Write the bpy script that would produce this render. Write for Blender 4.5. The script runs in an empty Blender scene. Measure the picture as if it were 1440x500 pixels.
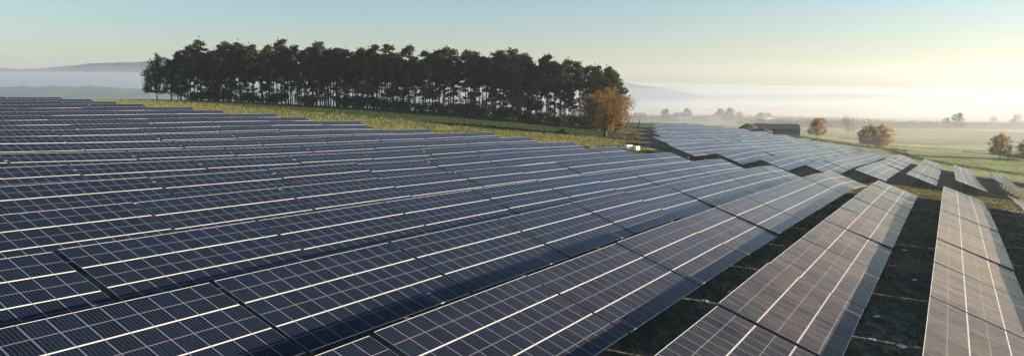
import bpy, bmesh, math, random
import numpy as np
from mathutils import Matrix, Vector

# ------------------------------------------------------------------ camera, sky, sun, exposure
scene = bpy.context.scene
col = scene.collection
cam_data = bpy.data.cameras.new('camera')
cam_data.sensor_width = 36.0
cam_data.lens = 27.0
cam_data.clip_start = 0.5
cam_data.clip_end = 30000.0
cam = bpy.data.objects.new('camera', cam_data)
cam.location = (0, 0, 0)
cam.rotation_euler = (math.pi / 2 - 0.12162, 0, 0)
col.objects.link(cam)
scene.camera = cam

SUN_AZ, SUN_EL = math.radians(89), math.radians(9.3)      # clockwise from +Y, above the horizon
world = bpy.data.worlds.new('World')
scene.world = world
world.use_nodes = True
wn = world.node_tree.nodes
wl = world.node_tree.links
wn.clear()
sky = wn.new('ShaderNodeTexSky')
sky.sky_type = 'NISHITA'
sky.sun_disc = False
sky.sun_elevation = SUN_EL
sky.sun_rotation = SUN_AZ
sky.altitude = 200
sky.air_density = 1.0
sky.dust_density = 0.6
sky.ozone_density = 2.5
bg = wn.new('ShaderNodeBackground')
bg.inputs['Strength'].default_value = 0.062
wo = wn.new('ShaderNodeOutputWorld')
tint = wn.new('ShaderNodeMix')
tint.data_type = 'RGBA'
tint.blend_type = 'MULTIPLY'
tint.inputs['Factor'].default_value = 1.0
tint.inputs['B'].default_value = (1.04, 0.985, 1.05, 1)
wl.new(sky.outputs[0], tint.inputs['A'])
wl.new(tint.outputs['Result'], bg.inputs['Color'])
wl.new(bg.outputs[0], wo.inputs['Surface'])

sun_data = bpy.data.lights.new('sun', 'SUN')
sun_data.energy = 5.0
sun_data.angle = math.radians(0.5)
sun_data.color = (1.0, 0.81, 0.58)
sun = bpy.data.objects.new('sun', sun_data)
sd = Vector((math.sin(SUN_AZ) * math.cos(SUN_EL), math.cos(SUN_AZ) * math.cos(SUN_EL), math.sin(SUN_EL)))
sun.rotation_euler = sd.to_track_quat('Z', 'Y').to_euler()
sun.location = (200, 60, 120)
col.objects.link(sun)

vs = scene.view_settings
vs.view_transform = 'Standard'
vs.look = 'None'
vs.exposure = 1.62
vs.gamma = 1.0
vs.use_curve_mapping = False
scene.render.engine = 'CYCLES'
scene.cycles.volume_bounces = 5
scene.cycles.max_bounces = 8
scene.cycles.transparent_max_bounces = 8
scene.cycles.use_denoising = True

HAZE = 0.00014
rng = np.random.default_rng(11)
random.seed(5)

# ------------------------------------------------------------------ helpers
def tag(o, label=None, category=None, group=None, kind=None):
    if label: o['label'] = label
    if category: o['category'] = category
    if group: o['group'] = group
    if kind: o['kind'] = kind
    return o

def mesh_np(name, verts, faces, mats=(), midx=None, smooth=False, uvs=None):
    """verts (n,3); faces = list of tuples or an (m,k) array"""
    me = bpy.data.meshes.new(name)
    verts = np.asarray(verts, dtype=np.float64).reshape(-1, 3)
    if isinstance(faces, np.ndarray):
        m, k = faces.shape
        me.vertices.add(len(verts)); me.vertices.foreach_set('co', verts.ravel())
        me.loops.add(m * k); me.loops.foreach_set('vertex_index', faces.ravel().astype(np.int32))
        me.polygons.add(m)
        me.polygons.foreach_set('loop_start', np.arange(0, m * k, k, dtype=np.int32))
        me.polygons.foreach_set('loop_total', np.full(m, k, dtype=np.int32))
        me.update(calc_edges=True)
    else:
        me.from_pydata([tuple(v) for v in verts], [], [tuple(int(i) for i in f) for f in faces])
    for m_ in mats: me.materials.append(m_)
    if midx is not None: me.polygons.foreach_set('material_index', np.asarray(midx, dtype=np.int32))
    me.polygons.foreach_set('use_smooth', np.full(len(me.polygons), bool(smooth)))
    if uvs is not None:
        uvl = me.uv_layers.new(name='UVMap')
        li = np.zeros(len(me.loops), dtype=np.int32); me.loops.foreach_get('vertex_index', li)
        uvl.data.foreach_set('uv', np.asarray(uvs, dtype=np.float32)[li].ravel())
    me.update()
    return me

def obj(name, me, parent=None, loc=None, rotz=0.0, matrix=None):
    o = bpy.data.objects.new(name, me)
    col.objects.link(o)
    if parent is not None: o.parent = parent
    if matrix is not None: o.matrix_basis = matrix
    else:
        if loc is not None: o.location = loc
        if rotz: o.rotation_euler = (0, 0, rotz)
    return o

class MB:
    """collects boxes and tubes into one mesh"""
    def __init__(self): self.v, self.f = [], []
    def box(self, c, s, rot=None):
        n = len(self.v)
        for dx in (-.5, .5):
            for dy in (-.5, .5):
                for dz in (-.5, .5):
                    p = Vector((dx * s[0], dy * s[1], dz * s[2]))
                    if rot is not None: p = rot @ p
                    self.v.append((c[0] + p.x, c[1] + p.y, c[2] + p.z))
        for q in ((0,1,3,2),(4,6,7,5),(0,4,5,1),(2,3,7,6),(0,2,6,4),(1,5,7,3)):
            self.f.append(tuple(n + i for i in q))
        return self
    def tube(self, pts, radii, sides=6, cap=True):
        pts = [Vector(p) for p in pts]
        n0 = len(self.v)
        for i, p in enumerate(pts):
            a = pts[max(i - 1, 0)]; b = pts[min(i + 1, len(pts) - 1)]
            d = (b - a).normalized()
            x = d.orthogonal().normalized() if abs(d.z) < .95 else Vector((1, 0, 0)).cross(d).normalized()
            y = d.cross(x).normalized()
            for k in range(sides):
                t = 2 * math.pi * k / sides
                q = p + (x * math.cos(t) + y * math.sin(t)) * radii[i]
                self.v.append(tuple(q))
        for i in range(len(pts) - 1):
            for k in range(sides):
                a = n0 + i * sides + k; b = n0 + i * sides + (k + 1) % sides
                self.f.append((a, b, b + sides, a + sides))
        if cap:
            self.f.append(tuple(n0 + k for k in reversed(range(sides))))
            self.f.append(tuple(n0 + (len(pts) - 1) * sides + k for k in range(sides)))
        return self
    def poly(self, pts, faces):
        n = len(self.v); self.v += [tuple(p) for p in pts]
        self.f += [tuple(n + i for i in f) for f in faces]
        return self
    def mesh(self, name, mats=(), smooth=False):
        return mesh_np(name, self.v, self.f, mats, smooth=smooth)

def new_mat(name):
    m = bpy.data.materials.new(name); m.use_nodes = True
    nt = m.node_tree; nt.nodes.clear()
    out = nt.nodes.new('ShaderNodeOutputMaterial')
    return m, nt, out

def simple_mat(name, c, rough=0.6, metal=0.0, var=0.25, scale=2.0, bump=0.0, coord='Object', spec=0.5):
    m, nt, out = new_mat(name)
    N, Lk = nt.nodes, nt.links
    b = N.new('ShaderNodeBsdfPrincipled')
    b.inputs['Roughness'].default_value = rough; b.inputs['Metallic'].default_value = metal
    b.inputs['Specular IOR Level'].default_value = spec
    tc = N.new('ShaderNodeTexCoord'); no = N.new('ShaderNodeTexNoise')
    no.inputs['Scale'].default_value = scale; no.inputs['Detail'].default_value = 5
    Lk.new(tc.outputs[coord], no.inputs['Vector'])
    mr = N.new('ShaderNodeMapRange')
    mr.inputs['From Min'].default_value = .3; mr.inputs['From Max'].default_value = .7
    mr.inputs['To Min'].default_value = 1 - var; mr.inputs['To Max'].default_value = 1 + var
    Lk.new(no.outputs['Fac'], mr.inputs['Value'])
    hv = N.new('ShaderNodeHueSaturation'); hv.inputs['Color'].default_value = (*c, 1)
    Lk.new(mr.outputs[0], hv.inputs['Value']); Lk.new(hv.outputs[0], b.inputs['Base Color'])
    if bump:
        bp = N.new('ShaderNodeBump'); bp.inputs['Strength'].default_value = bump
        Lk.new(no.outputs['Fac'], bp.inputs['Height']); Lk.new(bp.outputs[0], b.inputs['Normal'])
    Lk.new(b.outputs[0], out.inputs['Surface'])
    return m

def leaf_mat(name, c1, c2, trans=0.35, scale=0.5):
    """foliage: two tones mixed by noise and by the tree's own random value, partly translucent"""
    m, nt, out = new_mat(name)
    N, Lk = nt.nodes, nt.links
    tc = N.new('ShaderNodeTexCoord'); no = N.new('ShaderNodeTexNoise')
    no.inputs['Scale'].default_value = scale; no.inputs['Detail'].default_value = 3
    Lk.new(tc.outputs['Object'], no.inputs['Vector'])
    oi = N.new('ShaderNodeObjectInfo')
    ad = N.new('ShaderNodeMath'); ad.operation = 'MULTIPLY_ADD'; ad.inputs[1].default_value = 0.5
    Lk.new(oi.outputs['Random'], ad.inputs[0]); Lk.new(no.outputs['Fac'], ad.inputs[2])
    mr = N.new('ShaderNodeMapRange'); mr.inputs['From Min'].default_value = .4; mr.inputs['From Max'].default_value = 1.1
    Lk.new(ad.outputs[0], mr.inputs['Value'])
    mx = N.new('ShaderNodeMix'); mx.data_type = 'RGBA'
    mx.inputs['A'].default_value = (*c1, 1); mx.inputs['B'].default_value = (*c2, 1)
    Lk.new(mr.outputs[0], mx.inputs['Factor'])
    df = N.new('ShaderNodeBsdfDiffuse'); tr = N.new('ShaderNodeBsdfTranslucent'); ms = N.new('ShaderNodeMixShader')
    ms.inputs[0].default_value = trans
    Lk.new(mx.outputs['Result'], df.inputs['Color']); Lk.new(mx.outputs['Result'], tr.inputs['Color'])
    Lk.new(df.outputs[0], ms.inputs[1]); Lk.new(tr.outputs[0], ms.inputs[2]); Lk.new(ms.outputs[0], out.inputs['Surface'])
    return m

def cards(centers, size, flat=0.0, jitter=0.35):
    """one small four-sided leaf spray per centre, randomly turned"""
    c = np.asarray(centers).reshape(-1, 3); n = len(c)
    a = rng.normal(size=(n, 3)); b = rng.normal(size=(n, 3))
    if flat: a[:, 2] *= (1 - flat); b[:, 2] *= (1 - flat)
    a /= np.linalg.norm(a, axis=1)[:, None]
    b -= a * (a * b).sum(1)[:, None]; b /= np.linalg.norm(b, axis=1)[:, None]
    s = size * (1 + jitter * rng.normal(size=(n, 1))).clip(.4, 2)
    v = np.stack([c - a * s * .5, c + b * s * .33, c + a * s * .55, c - b * s * .3], 1).reshape(-1, 3)
    f = np.arange(4 * n).reshape(n, 4)
    return v, f

def ordinal(n):
    ones = ['','first','second','third','fourth','fifth','sixth','seventh','eighth','ninth','tenth','eleventh','twelfth',
            'thirteenth','fourteenth','fifteenth','sixteenth','seventeenth','eighteenth','nineteenth']
    tens = ['','','twenty','thirty','forty','fifty','sixty','seventy','eighty','ninety']
    tth = ['','','twentieth','thirtieth','fortieth','fiftieth','sixtieth','seventieth','eightieth','ninetieth']
    if n < 20: return ones[n]
    if n < 100: return tth[n // 10] if n % 10 == 0 else tens[n // 10] + ' ' + ones[n % 10]
    return 'hundredth' if n == 100 else 'hundred and ' + ordinal(n - 100)

# ------------------------------------------------------------------ terrain: a smooth surface through surveyed spot heights
CTRL = [(10.5,38.1,-13.67),(16.7,48.9,-14.12),(23.2,60.3,-14.65),(61.3,127.1,-18.16),(1.7,41.4,-12.67),(8,52.3,-13.21),(16,66.4,-13.82),(61.8,146.7,-19.88),(-17.8,25.9,-10.92),(-15.1,30.6,-11.15),(-12.6,34.9,-11.37),(-11.3,37.3,-11.43),(-6.8,45.2,-11.8),(-5.4,47.6,-11.97),(18.3,89.1,-14.15),(35.6,119.5,-15.96),(50.3,145.1,-17.79),(-23.5,34.6,-10.41),(-20,40.8,-10.85),(-7.1,63.3,-11.73),(10.5,94.2,-13.44),(18,107.2,-14.25),(30.5,129.3,-15.49),(39.8,145.4,-16.59),(-29.2,43.2,-9.97),(-24.8,51,-10.36),(-8.8,79,-11.68),(13.1,117.4,-13.75),(30.1,147.1,-15.69),(-29.7,61.1,-10),(-10.6,94.6,-11.79),(-7.4,100.1,-12.06),(2.2,116.9,-12.79),(15.7,140.5,-14.12),(20.3,148.7,-14.76),(-34.5,71.3,-9.78),(-12.3,110.3,-11.78),(-8.7,116.6,-12.04),(2.5,136.2,-12.95),(11.6,152.1,-13.91),(-46.3,69.3,-8.74),(-39.4,81.5,-9.56),(-14,125.9,-11.75),(-9.9,133.2,-12),(2.9,155.5,-13.12),(-52.1,77.9,-8.6),(-44.2,91.7,-9.44),(-33,111.3,-10.41),(-15.7,141.6,-11.78),(-11.1,149.7,-11.97),(-4.9,160.6,-12.54),(-57.8,86.6,-8.36),(-49.1,101.9,-9.15),(-36.6,123.7,-10.06),(-17.5,157.2,-11.67),(-63.5,95.3,-8.28),(-53.9,112,-8.93),(-40.3,136,-9.77),(-29.9,154.1,-10.85),(-69.2,103.9,-8.09),(-58.8,122.2,-8.78),(-43.9,148.3,-9.55),(-33.4,166.6,-10.45),(-74.9,112.6,-7.87),(-63.6,132.4,-8.51),(-47.5,160.7,-9.43),(-44.8,165.4,-9.68),(-80.7,121.3,-7.55),(-68.5,142.6,-8.15),(-52.8,170.1,-9.05),(-86.4,129.9,-7.26),(-73.3,152.8,-7.82),(-64.2,168.8,-8.27),(-92.1,138.6,-6.94),(-78.2,163,-7.35),(-72.4,173.2,-7.73),(-97.8,147.3,-6.46),(-87.2,165.9,-6.83),(-83.2,172.9,-6.98),(-103.5,156,-6.07),(-91.4,177.1,-6.55),(-109.2,164.6,-5.74),(-99.5,181.7,-6.02),(-114.9,173.3,-5.38),(-108.1,185.2,-5.58),(84.4,163.4,-21.55),(72.1,160.5,-20.31),(61.9,161.3,-19.43),(53.9,166,-18.84),(45.2,169.5,-18.14),(34.1,168.8,-15.71),(34.3,187.7,-15.28),(39.5,215.6,-16.18),(43.6,241.4,-16.63),(48.1,268,-17.14),(52.2,293.8,-17.22),(148.4,275.6,-29.47),(146.9,291.5,-29.13),(154.5,323.7,-30.55),(146.8,328.9,-29.16),(136.9,330.1,-27.42),(129.6,336,-25.99),(123.1,343.3,-24.92),(113.5,345.1,-23.75),(104.3,347.7,-22.47),(96.1,352.1,-21.74),(89.3,358.8,-21.28),(-76.9,-13.7,-5.73),(-24.8,-43.4,-11.44),(27.3,-73.2,-17.15),(-8.7,5,-12.28),(26.1,-14.9,-16.09),(14,26.6,-14.21),(28.9,52.6,-15.28),(44.6,78.2,-16.45),(41.5,22.3,-17.04),(66.3,65.8,-18.83),(81.9,22.4,-21.09),(74.3,130.3,-19.8),(82.2,125.8,-20.8),(102.1,154.7,-23.5),(164.1,263.3,-31.5),(109.1,110.5,-24),(167.3,192.3,-32.5),(-141,300,-6.31),(-97.2,293,-7.24),(-57.2,282,-8.91),(-25.2,273,-10.51),(0,263,-12.55),(18.9,255,-14.76),(25,216,-14.9),(26.7,172,-14.59),(143.9,420,-27.03),(171.4,430,-29.67),(191.3,400,-33.55),(226.2,350,-33.92),(258.4,480,-38.47),(368.4,560,-37.08),(429.3,800,-44.09),(355.1,800,-41.13),(170.1,800,-38.17),(251.5,800,-38.91),(599.2,900,-44.61),(-14.8,800,-38.17),(-300,320,-12),(-230,250,-9),(-200,400,-15),(-100,420,-16),(50,420,-20),(-400,100,-10),(-300,700,-40),(0,700,-34),(-600,1000,-60),(0,1200,-58),(700,1200,-50),(1200,800,-40),(1500,0,-40),(-1500,500,-60),(-1500,-800,-40),(0,-1000,-20),(1200,-900,-40),(400,-100,-30),(-250,-100,-12),(-900,1500,-64),(900,1500,-58)]
CT = np.array(CTRL)
def _k(r2): return np.where(r2 > 0, r2 * np.log(np.maximum(r2, 1e-9)) * .5, 0.0)
_S = 100.0
_n = len(CT)
_c = CT[:, :2] / _S
_A = np.zeros((_n + 3, _n + 3))
_A[:_n, :_n] = _k(((_c[:, None] - _c[None]) ** 2).sum(2)) + np.eye(_n) * 0.02
_A[:_n, _n] = 1; _A[:_n, _n + 1:] = _c; _A[_n, :_n] = 1; _A[_n + 1:, :_n] = _c.T
_w = np.linalg.solve(_A, np.r_[CT[:, 2], 0, 0, 0])
def ground_z(X, Y):
    X = np.asarray(X, float); Y = np.asarray(Y, float); sh = X.shape
    x = X.ravel(); y = Y.ravel()
    R = np.hypot(x, y); s = np.minimum(1.0, 1500.0 / np.maximum(R, 1e-6))
    q = np.stack([x * s, y * s], 1) / _S
    z = np.empty(len(q))
    for i in range(0, len(q), 20000):
        d = ((q[i:i + 20000, None] - _c[None]) ** 2).sum(2)
        z[i:i + 20000] = _k(d) @ _w[:_n] + _w[_n] + q[i:i + 20000] @ _w[_n + 1:]
    return z.reshape(sh)
def gz(x, y): return float(ground_z(np.array([x]), np.array([y]))[0])

PSI = 0.519                                   # heading of the panel rows, clockwise from +Y
UD = np.array([math.sin(PSI), math.cos(PSI)])   # along a row, away from the camera
HD = np.array([math.cos(PSI), -math.sin(PSI)])  # across the rows, towards the sun
PITCH = 9.261
def xy(u, v): return u * UD + v * HD

# ------------------------------------------------------------------ the ground sheet
ENDS = {-1: 150.5, 0: 151.0, 1: 138.3, 2: 160.0, 3: 147.6, 4: 146.0, 5: 144.0, 6: 139.0, 7: 138.0, 8: 137.0, 9: 137.0, 10: 128.0,
        11: 120.0, 12: 128.0, 13: 121.5, 14: 121.6, 15: 115.0, 16: 114.5, 17: 109.0, 18: 108.5, 19: 108.5, 20: 107.0}
def row_v(k): return -0.5 - PITCH * k
V2 = -7.7                                     # first row of the far block
STARTS2 = {-3: 186, -2: 186, -1: 184, 0: 183.7, 1: 175.1, 2: 171.5, 3: 171, 4: 169.6, 5: 164, 6: 180, 7: 206.9, 8: 231.2, 9: 256.6, 10: 281}
ENDS2 = {k: 355.5 for k in range(-3, 11)}
ENDS2[0] = 319; ENDS2[1] = 332; ENDS2[-1] = 311; ENDS2[-2] = 300; ENDS2[-3] = 300

def sstep(a, b, x):
    t = np.clip((x - a) / (b - a), 0, 1); return t * t * (3 - 2 * t)
def vnoise(x, y, s, seed=0):
    r = np.random.default_rng(seed); ph = r.uniform(0, 6.28, 6); an = r.uniform(0, 3.14, 6); fr = r.uniform(.6, 1.9, 6)
    return sum(np.sin((x * math.cos(a) + y * math.sin(a)) * f_ / s * 6.28 + p) for a, f_, p in zip(an, fr, ph)) / 6

def axis(lo, hi, step, grow, far_lo, far_hi):
    a = [lo]; s = step
    while a[-1] > far_lo: s *= grow; a.append(a[-1] - s)
    a[-1] = far_lo
    b = list(np.arange(lo + step, hi, step)) + [hi]; s = step
    while b[-1] < far_hi: s *= grow; b.append(b[-1] + s)
    b[-1] = far_hi
    return np.array(a[::-1] + b)
GX = axis(-170, 260, 2.6, 1.14, -4500, 4500)
GY = axis(0, 400, 2.6, 1.14, -2900, 4500)
gx, gy = np.meshgrid(GX, GY)
gzv = ground_z(gx, gy)
def relief(x, y): return np.exp(-((np.hypot(x, y - 60) / 260) ** 2)) * (0.06 * vnoise(x, y, 9, 3) + 0.05 * vnoise(x, y, 4.1, 4))
gzv = gzv + relief(gx, gy)
uu = gx * UD[0] + gy * UD[1]; vv = gx * HD[0] + gy * HD[1]
ks = np.array(sorted(ENDS)); ev = np.array([ENDS[k] for k in ks])
def end_of(v): return np.interp(-(v + 3.4 + 0.5) / PITCH, ks, ev)
in1 = (1 - sstep(2.0, 5.0, uu - end_of(vv) + 1.2 * vnoise(gx, gy, 14, 6))) * (1 - sstep(24, 34, vv)) * sstep(-230, -215, vv)
k2 = np.array(sorted(STARTS2)); s2 = np.array([STARTS2[k] for k in k2]); e2 = np.array([ENDS2[k] for k in k2])
kk = -(vv + 3.0 - V2) / PITCH
in2 = sstep(2, 6, uu - np.interp(kk, k2, s2)) * (1 - sstep(1, 5, uu - np.interp(kk, k2, e2))) * (1 - sstep(10.4, 10.9, kk)) * sstep(-5, -3.5, kk)
cross = sstep(0, 4, uu - end_of(vv)) * sstep(-26, -14, uu - np.interp(kk, k2, s2)) * (1 - sstep(0, 3, uu - np.interp(kk, k2, s2))) * (1 - sstep(10.4, 11.2, kk))
C_SOIL = np.array([.135, .13, .08]); C_STRAW = np.array([.23, .23, .10]); C_GREEN = np.array([.045, .07, .035])  # meadow green darkened so its colour carries the wood's shadow
C_FIELD = np.array([.17, .21, .07]); C_PLOUGH = np.array([.12, .10, .06]); C_TRACK = np.array([.13, .105, .055])
c = np.broadcast_to(C_FIELD, gx.shape + (3,)).copy()
def over(c, colr, m): return c * (1 - m[..., None]) + colr * m[..., None]
left = 1 - sstep(60, 110, gx - 0.15 * gy)
c = over(c, C_GREEN, left)
straw = left * (1 - sstep(34, 62, uu - end_of(vv) + 6 * vnoise(gx, gy, 25, 9)))
c = over(c, C_STRAW, straw)
field_bands = sstep(.02, .10, vnoise(gx * .35, gy, 150, 12)) * sstep(420, 470, gy) * sstep(40, 90, gx)
c = over(c, C_PLOUGH, .7 * field_bands)
c = over(c, np.array([.26, .29, .11]), .6 * sstep(.02, .08, vnoise(gx * .3 + 40, gy, 120, 31)) * sstep(410, 440, gy) * sstep(60, 110, gx) * (1 - field_bands))
c = over(c, C_SOIL, in1); c = over(c, C_SOIL, in2); c = over(c, C_TRACK, .8 * cross)
ground_me_faces = []
ny, nx = gx.shape
idx = np.arange(ny * nx).reshape(ny, nx)
gf = np.stack([idx[:-1, :-1], idx[:-1, 1:], idx[1:, 1:], idx[1:, :-1]], -1).reshape(-1, 4)

def ground_material():
    m, nt, out = new_mat('ground_cover')
    N, Lk = nt.nodes, nt.links
    at = N.new('ShaderNodeAttribute'); at.attribute_name = 'land'
    geo = N.new('ShaderNodeNewGeometry')
    n1 = N.new('ShaderNodeTexNoise'); n1.inputs['Scale'].default_value = .9; n1.inputs['Detail'].default_value = 8; n1.inputs['Roughness'].default_value = .7
    n2 = N.new('ShaderNodeTexNoise'); n2.inputs['Scale'].default_value = .06; n2.inputs['Detail'].default_value = 5
    mp = N.new('ShaderNodeMapping'); mp.inputs['Rotation'].default_value = (0, 0, PSI); mp.inputs['Scale'].default_value = (2.2, .22, 1)
    n3 = N.new('ShaderNodeTexNoise'); n3.inputs['Scale'].default_value = .8; n3.inputs['Detail'].default_value = 5
    Lk.new(geo.outputs['Position'], n1.inputs['Vector']); Lk.new(geo.outputs['Position'], n2.inputs['Vector'])
    Lk.new(geo.outputs['Position'], mp.inputs['Vector']); Lk.new(mp.outputs[0], n3.inputs['Vector'])
    def mr(src, a, b, lo, hi):
        q = N.new('ShaderNodeMapRange')
        for n_, v_ in zip(('From Min', 'From Max', 'To Min', 'To Max'), (a, b, lo, hi)): q.inputs[n_].default_value = v_
        Lk.new(src, q.inputs['Value']); return q.outputs[0]
    v1 = mr(n1.outputs['Fac'], .3, .7, .55, 1.45); v2 = mr(n2.outputs['Fac'], .3, .7, .7, 1.3); v3 = mr(n3.outputs['Fac'], .35, .65, .7, 1.35)
    m1 = N.new('ShaderNodeMath'); m1.operation = 'MULTIPLY'; Lk.new(v1, m1.inputs[0]); Lk.new(v2, m1.inputs[1])
    m2 = N.new('ShaderNodeMath'); m2.operation = 'MULTIPLY'; Lk.new(m1.outputs[0], m2.inputs[0]); Lk.new(v3, m2.inputs[1])
    hs = N.new('ShaderNodeHueSaturation'); Lk.new(at.outputs['Color'], hs.inputs['Color']); Lk.new(m2.outputs[0], hs.inputs['Value'])
    hue = mr(n2.outputs['Fac'], .3, .7, .48, .515); Lk.new(hue, hs.inputs['Hue'])
    b = N.new('ShaderNodeBsdfPrincipled'); b.inputs['Roughness'].default_value = .95; b.inputs['Specular IOR Level'].default_value = .15
    bp = N.new('ShaderNodeBump'); bp.inputs['Strength'].default_value = 1.0; bp.inputs['Distance'].default_value = .35
    ad = N.new('ShaderNodeMath'); ad.operation = 'ADD'; Lk.new(n1.outputs['Fac'], ad.inputs[0]); Lk.new(n3.outputs['Fac'], ad.inputs[1])
    Lk.new(ad.outputs[0], bp.inputs['Height']); Lk.new(bp.outputs[0], b.inputs['Normal'])
    Lk.new(hs.outputs[0], b.inputs['Base Color']); Lk.new(b.outputs[0], out.inputs['Surface'])
    return m
gme = mesh_np('ground', np.stack([gx, gy, gzv], -1).reshape(-1, 3), gf, [ground_material()], smooth=True)
ca = gme.color_attributes.new('land', 'FLOAT_COLOR', 'POINT')
ca.data.foreach_set('color', np.concatenate([c.reshape(-1, 3), np.ones((ny * nx, 1))], 1).astype(np.float32).ravel())
tag(obj('ground', gme), kind='structure')

# ------------------------------------------------------------------ far hills
def hill(name, prof, ycrest, dfront, dback, base, mat, rough, seed):
    xs = np.arange(prof[0][0], prof[-1][0], (prof[-1][0] - prof[0][0]) / 260)
    zc = np.interp(xs, [p[0] for p in prof], [p[1] for p in prof])
    r = np.random.default_rng(seed)
    zc = zc + 3.0 * vnoise(xs, 0 * xs, 260, seed)
    rows = []
    ts = np.array([-1, -.8, -.62, -.45, -.3, -.18, -.08, 0, .12, .3, .55, .8, 1])
    for t in ts:
        y = ycrest + (dfront if t < 0 else dback) * t + 25 * vnoise(xs, 0 * xs, 400, seed + 2)
        h = (1 - abs(t)) ** .8
        rows.append(np.stack([xs * (1 + .0 * t), y, base + (zc - base) * h + r.normal(size=len(xs)) * rough * (abs(t) < .9)], -1))
    V = np.stack(rows, 0); n, m = V.shape[:2]; ii = np.arange(n * m).reshape(n, m)
    F = np.stack([ii[:-1, :-1], ii[:-1, 1:], ii[1:, 1:], ii[1:, :-1]], -1).reshape(-1, 4)
    return tag(obj(name, mesh_np(name, V.reshape(-1, 3), F, [mat])), kind='structure')
M_hill = simple_mat('hill_wood', (.014, .022, .022), .95, var=.5, scale=.02, coord='Object')
K25 = 2500 / 1080
hill('hill', [((x - 720) * K25, (118 - y) * K25) for x, y in [(-260, 96), (-60, 95), (0, 95.5), (35, 97.5), (80, 95.5), (130, 91), (180, 88), (230, 87), (350, 95),
     (500, 104), (700, 108), (880, 116), (930, 124), (1000, 136), (1100, 150)]], 2500, 320, 600, -66, M_hill, .8, 21)
hill('hill', [(-2100, -8), (-1500, -6), (-1100, -5), (-900, -7), (-780, -10), (-640, -18), (-400, -40), (-200, -64)], 1600, 420, 300, -66, M_hill, 1.3, 33)

# ------------------------------------------------------------------ solar tables
MLX, MLY, GAPX, GAPY, NX, NY = 2.05, 1.006, .022, .016, 3, 12
TW = NX * MLX + (NX - 1) * GAPX                # 6.19 m down the slope
TL = NY * MLY + (NY - 1) * GAPY                # 12.25 m along the row
LSTEP = 12.53
TILT = 0.352

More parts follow.
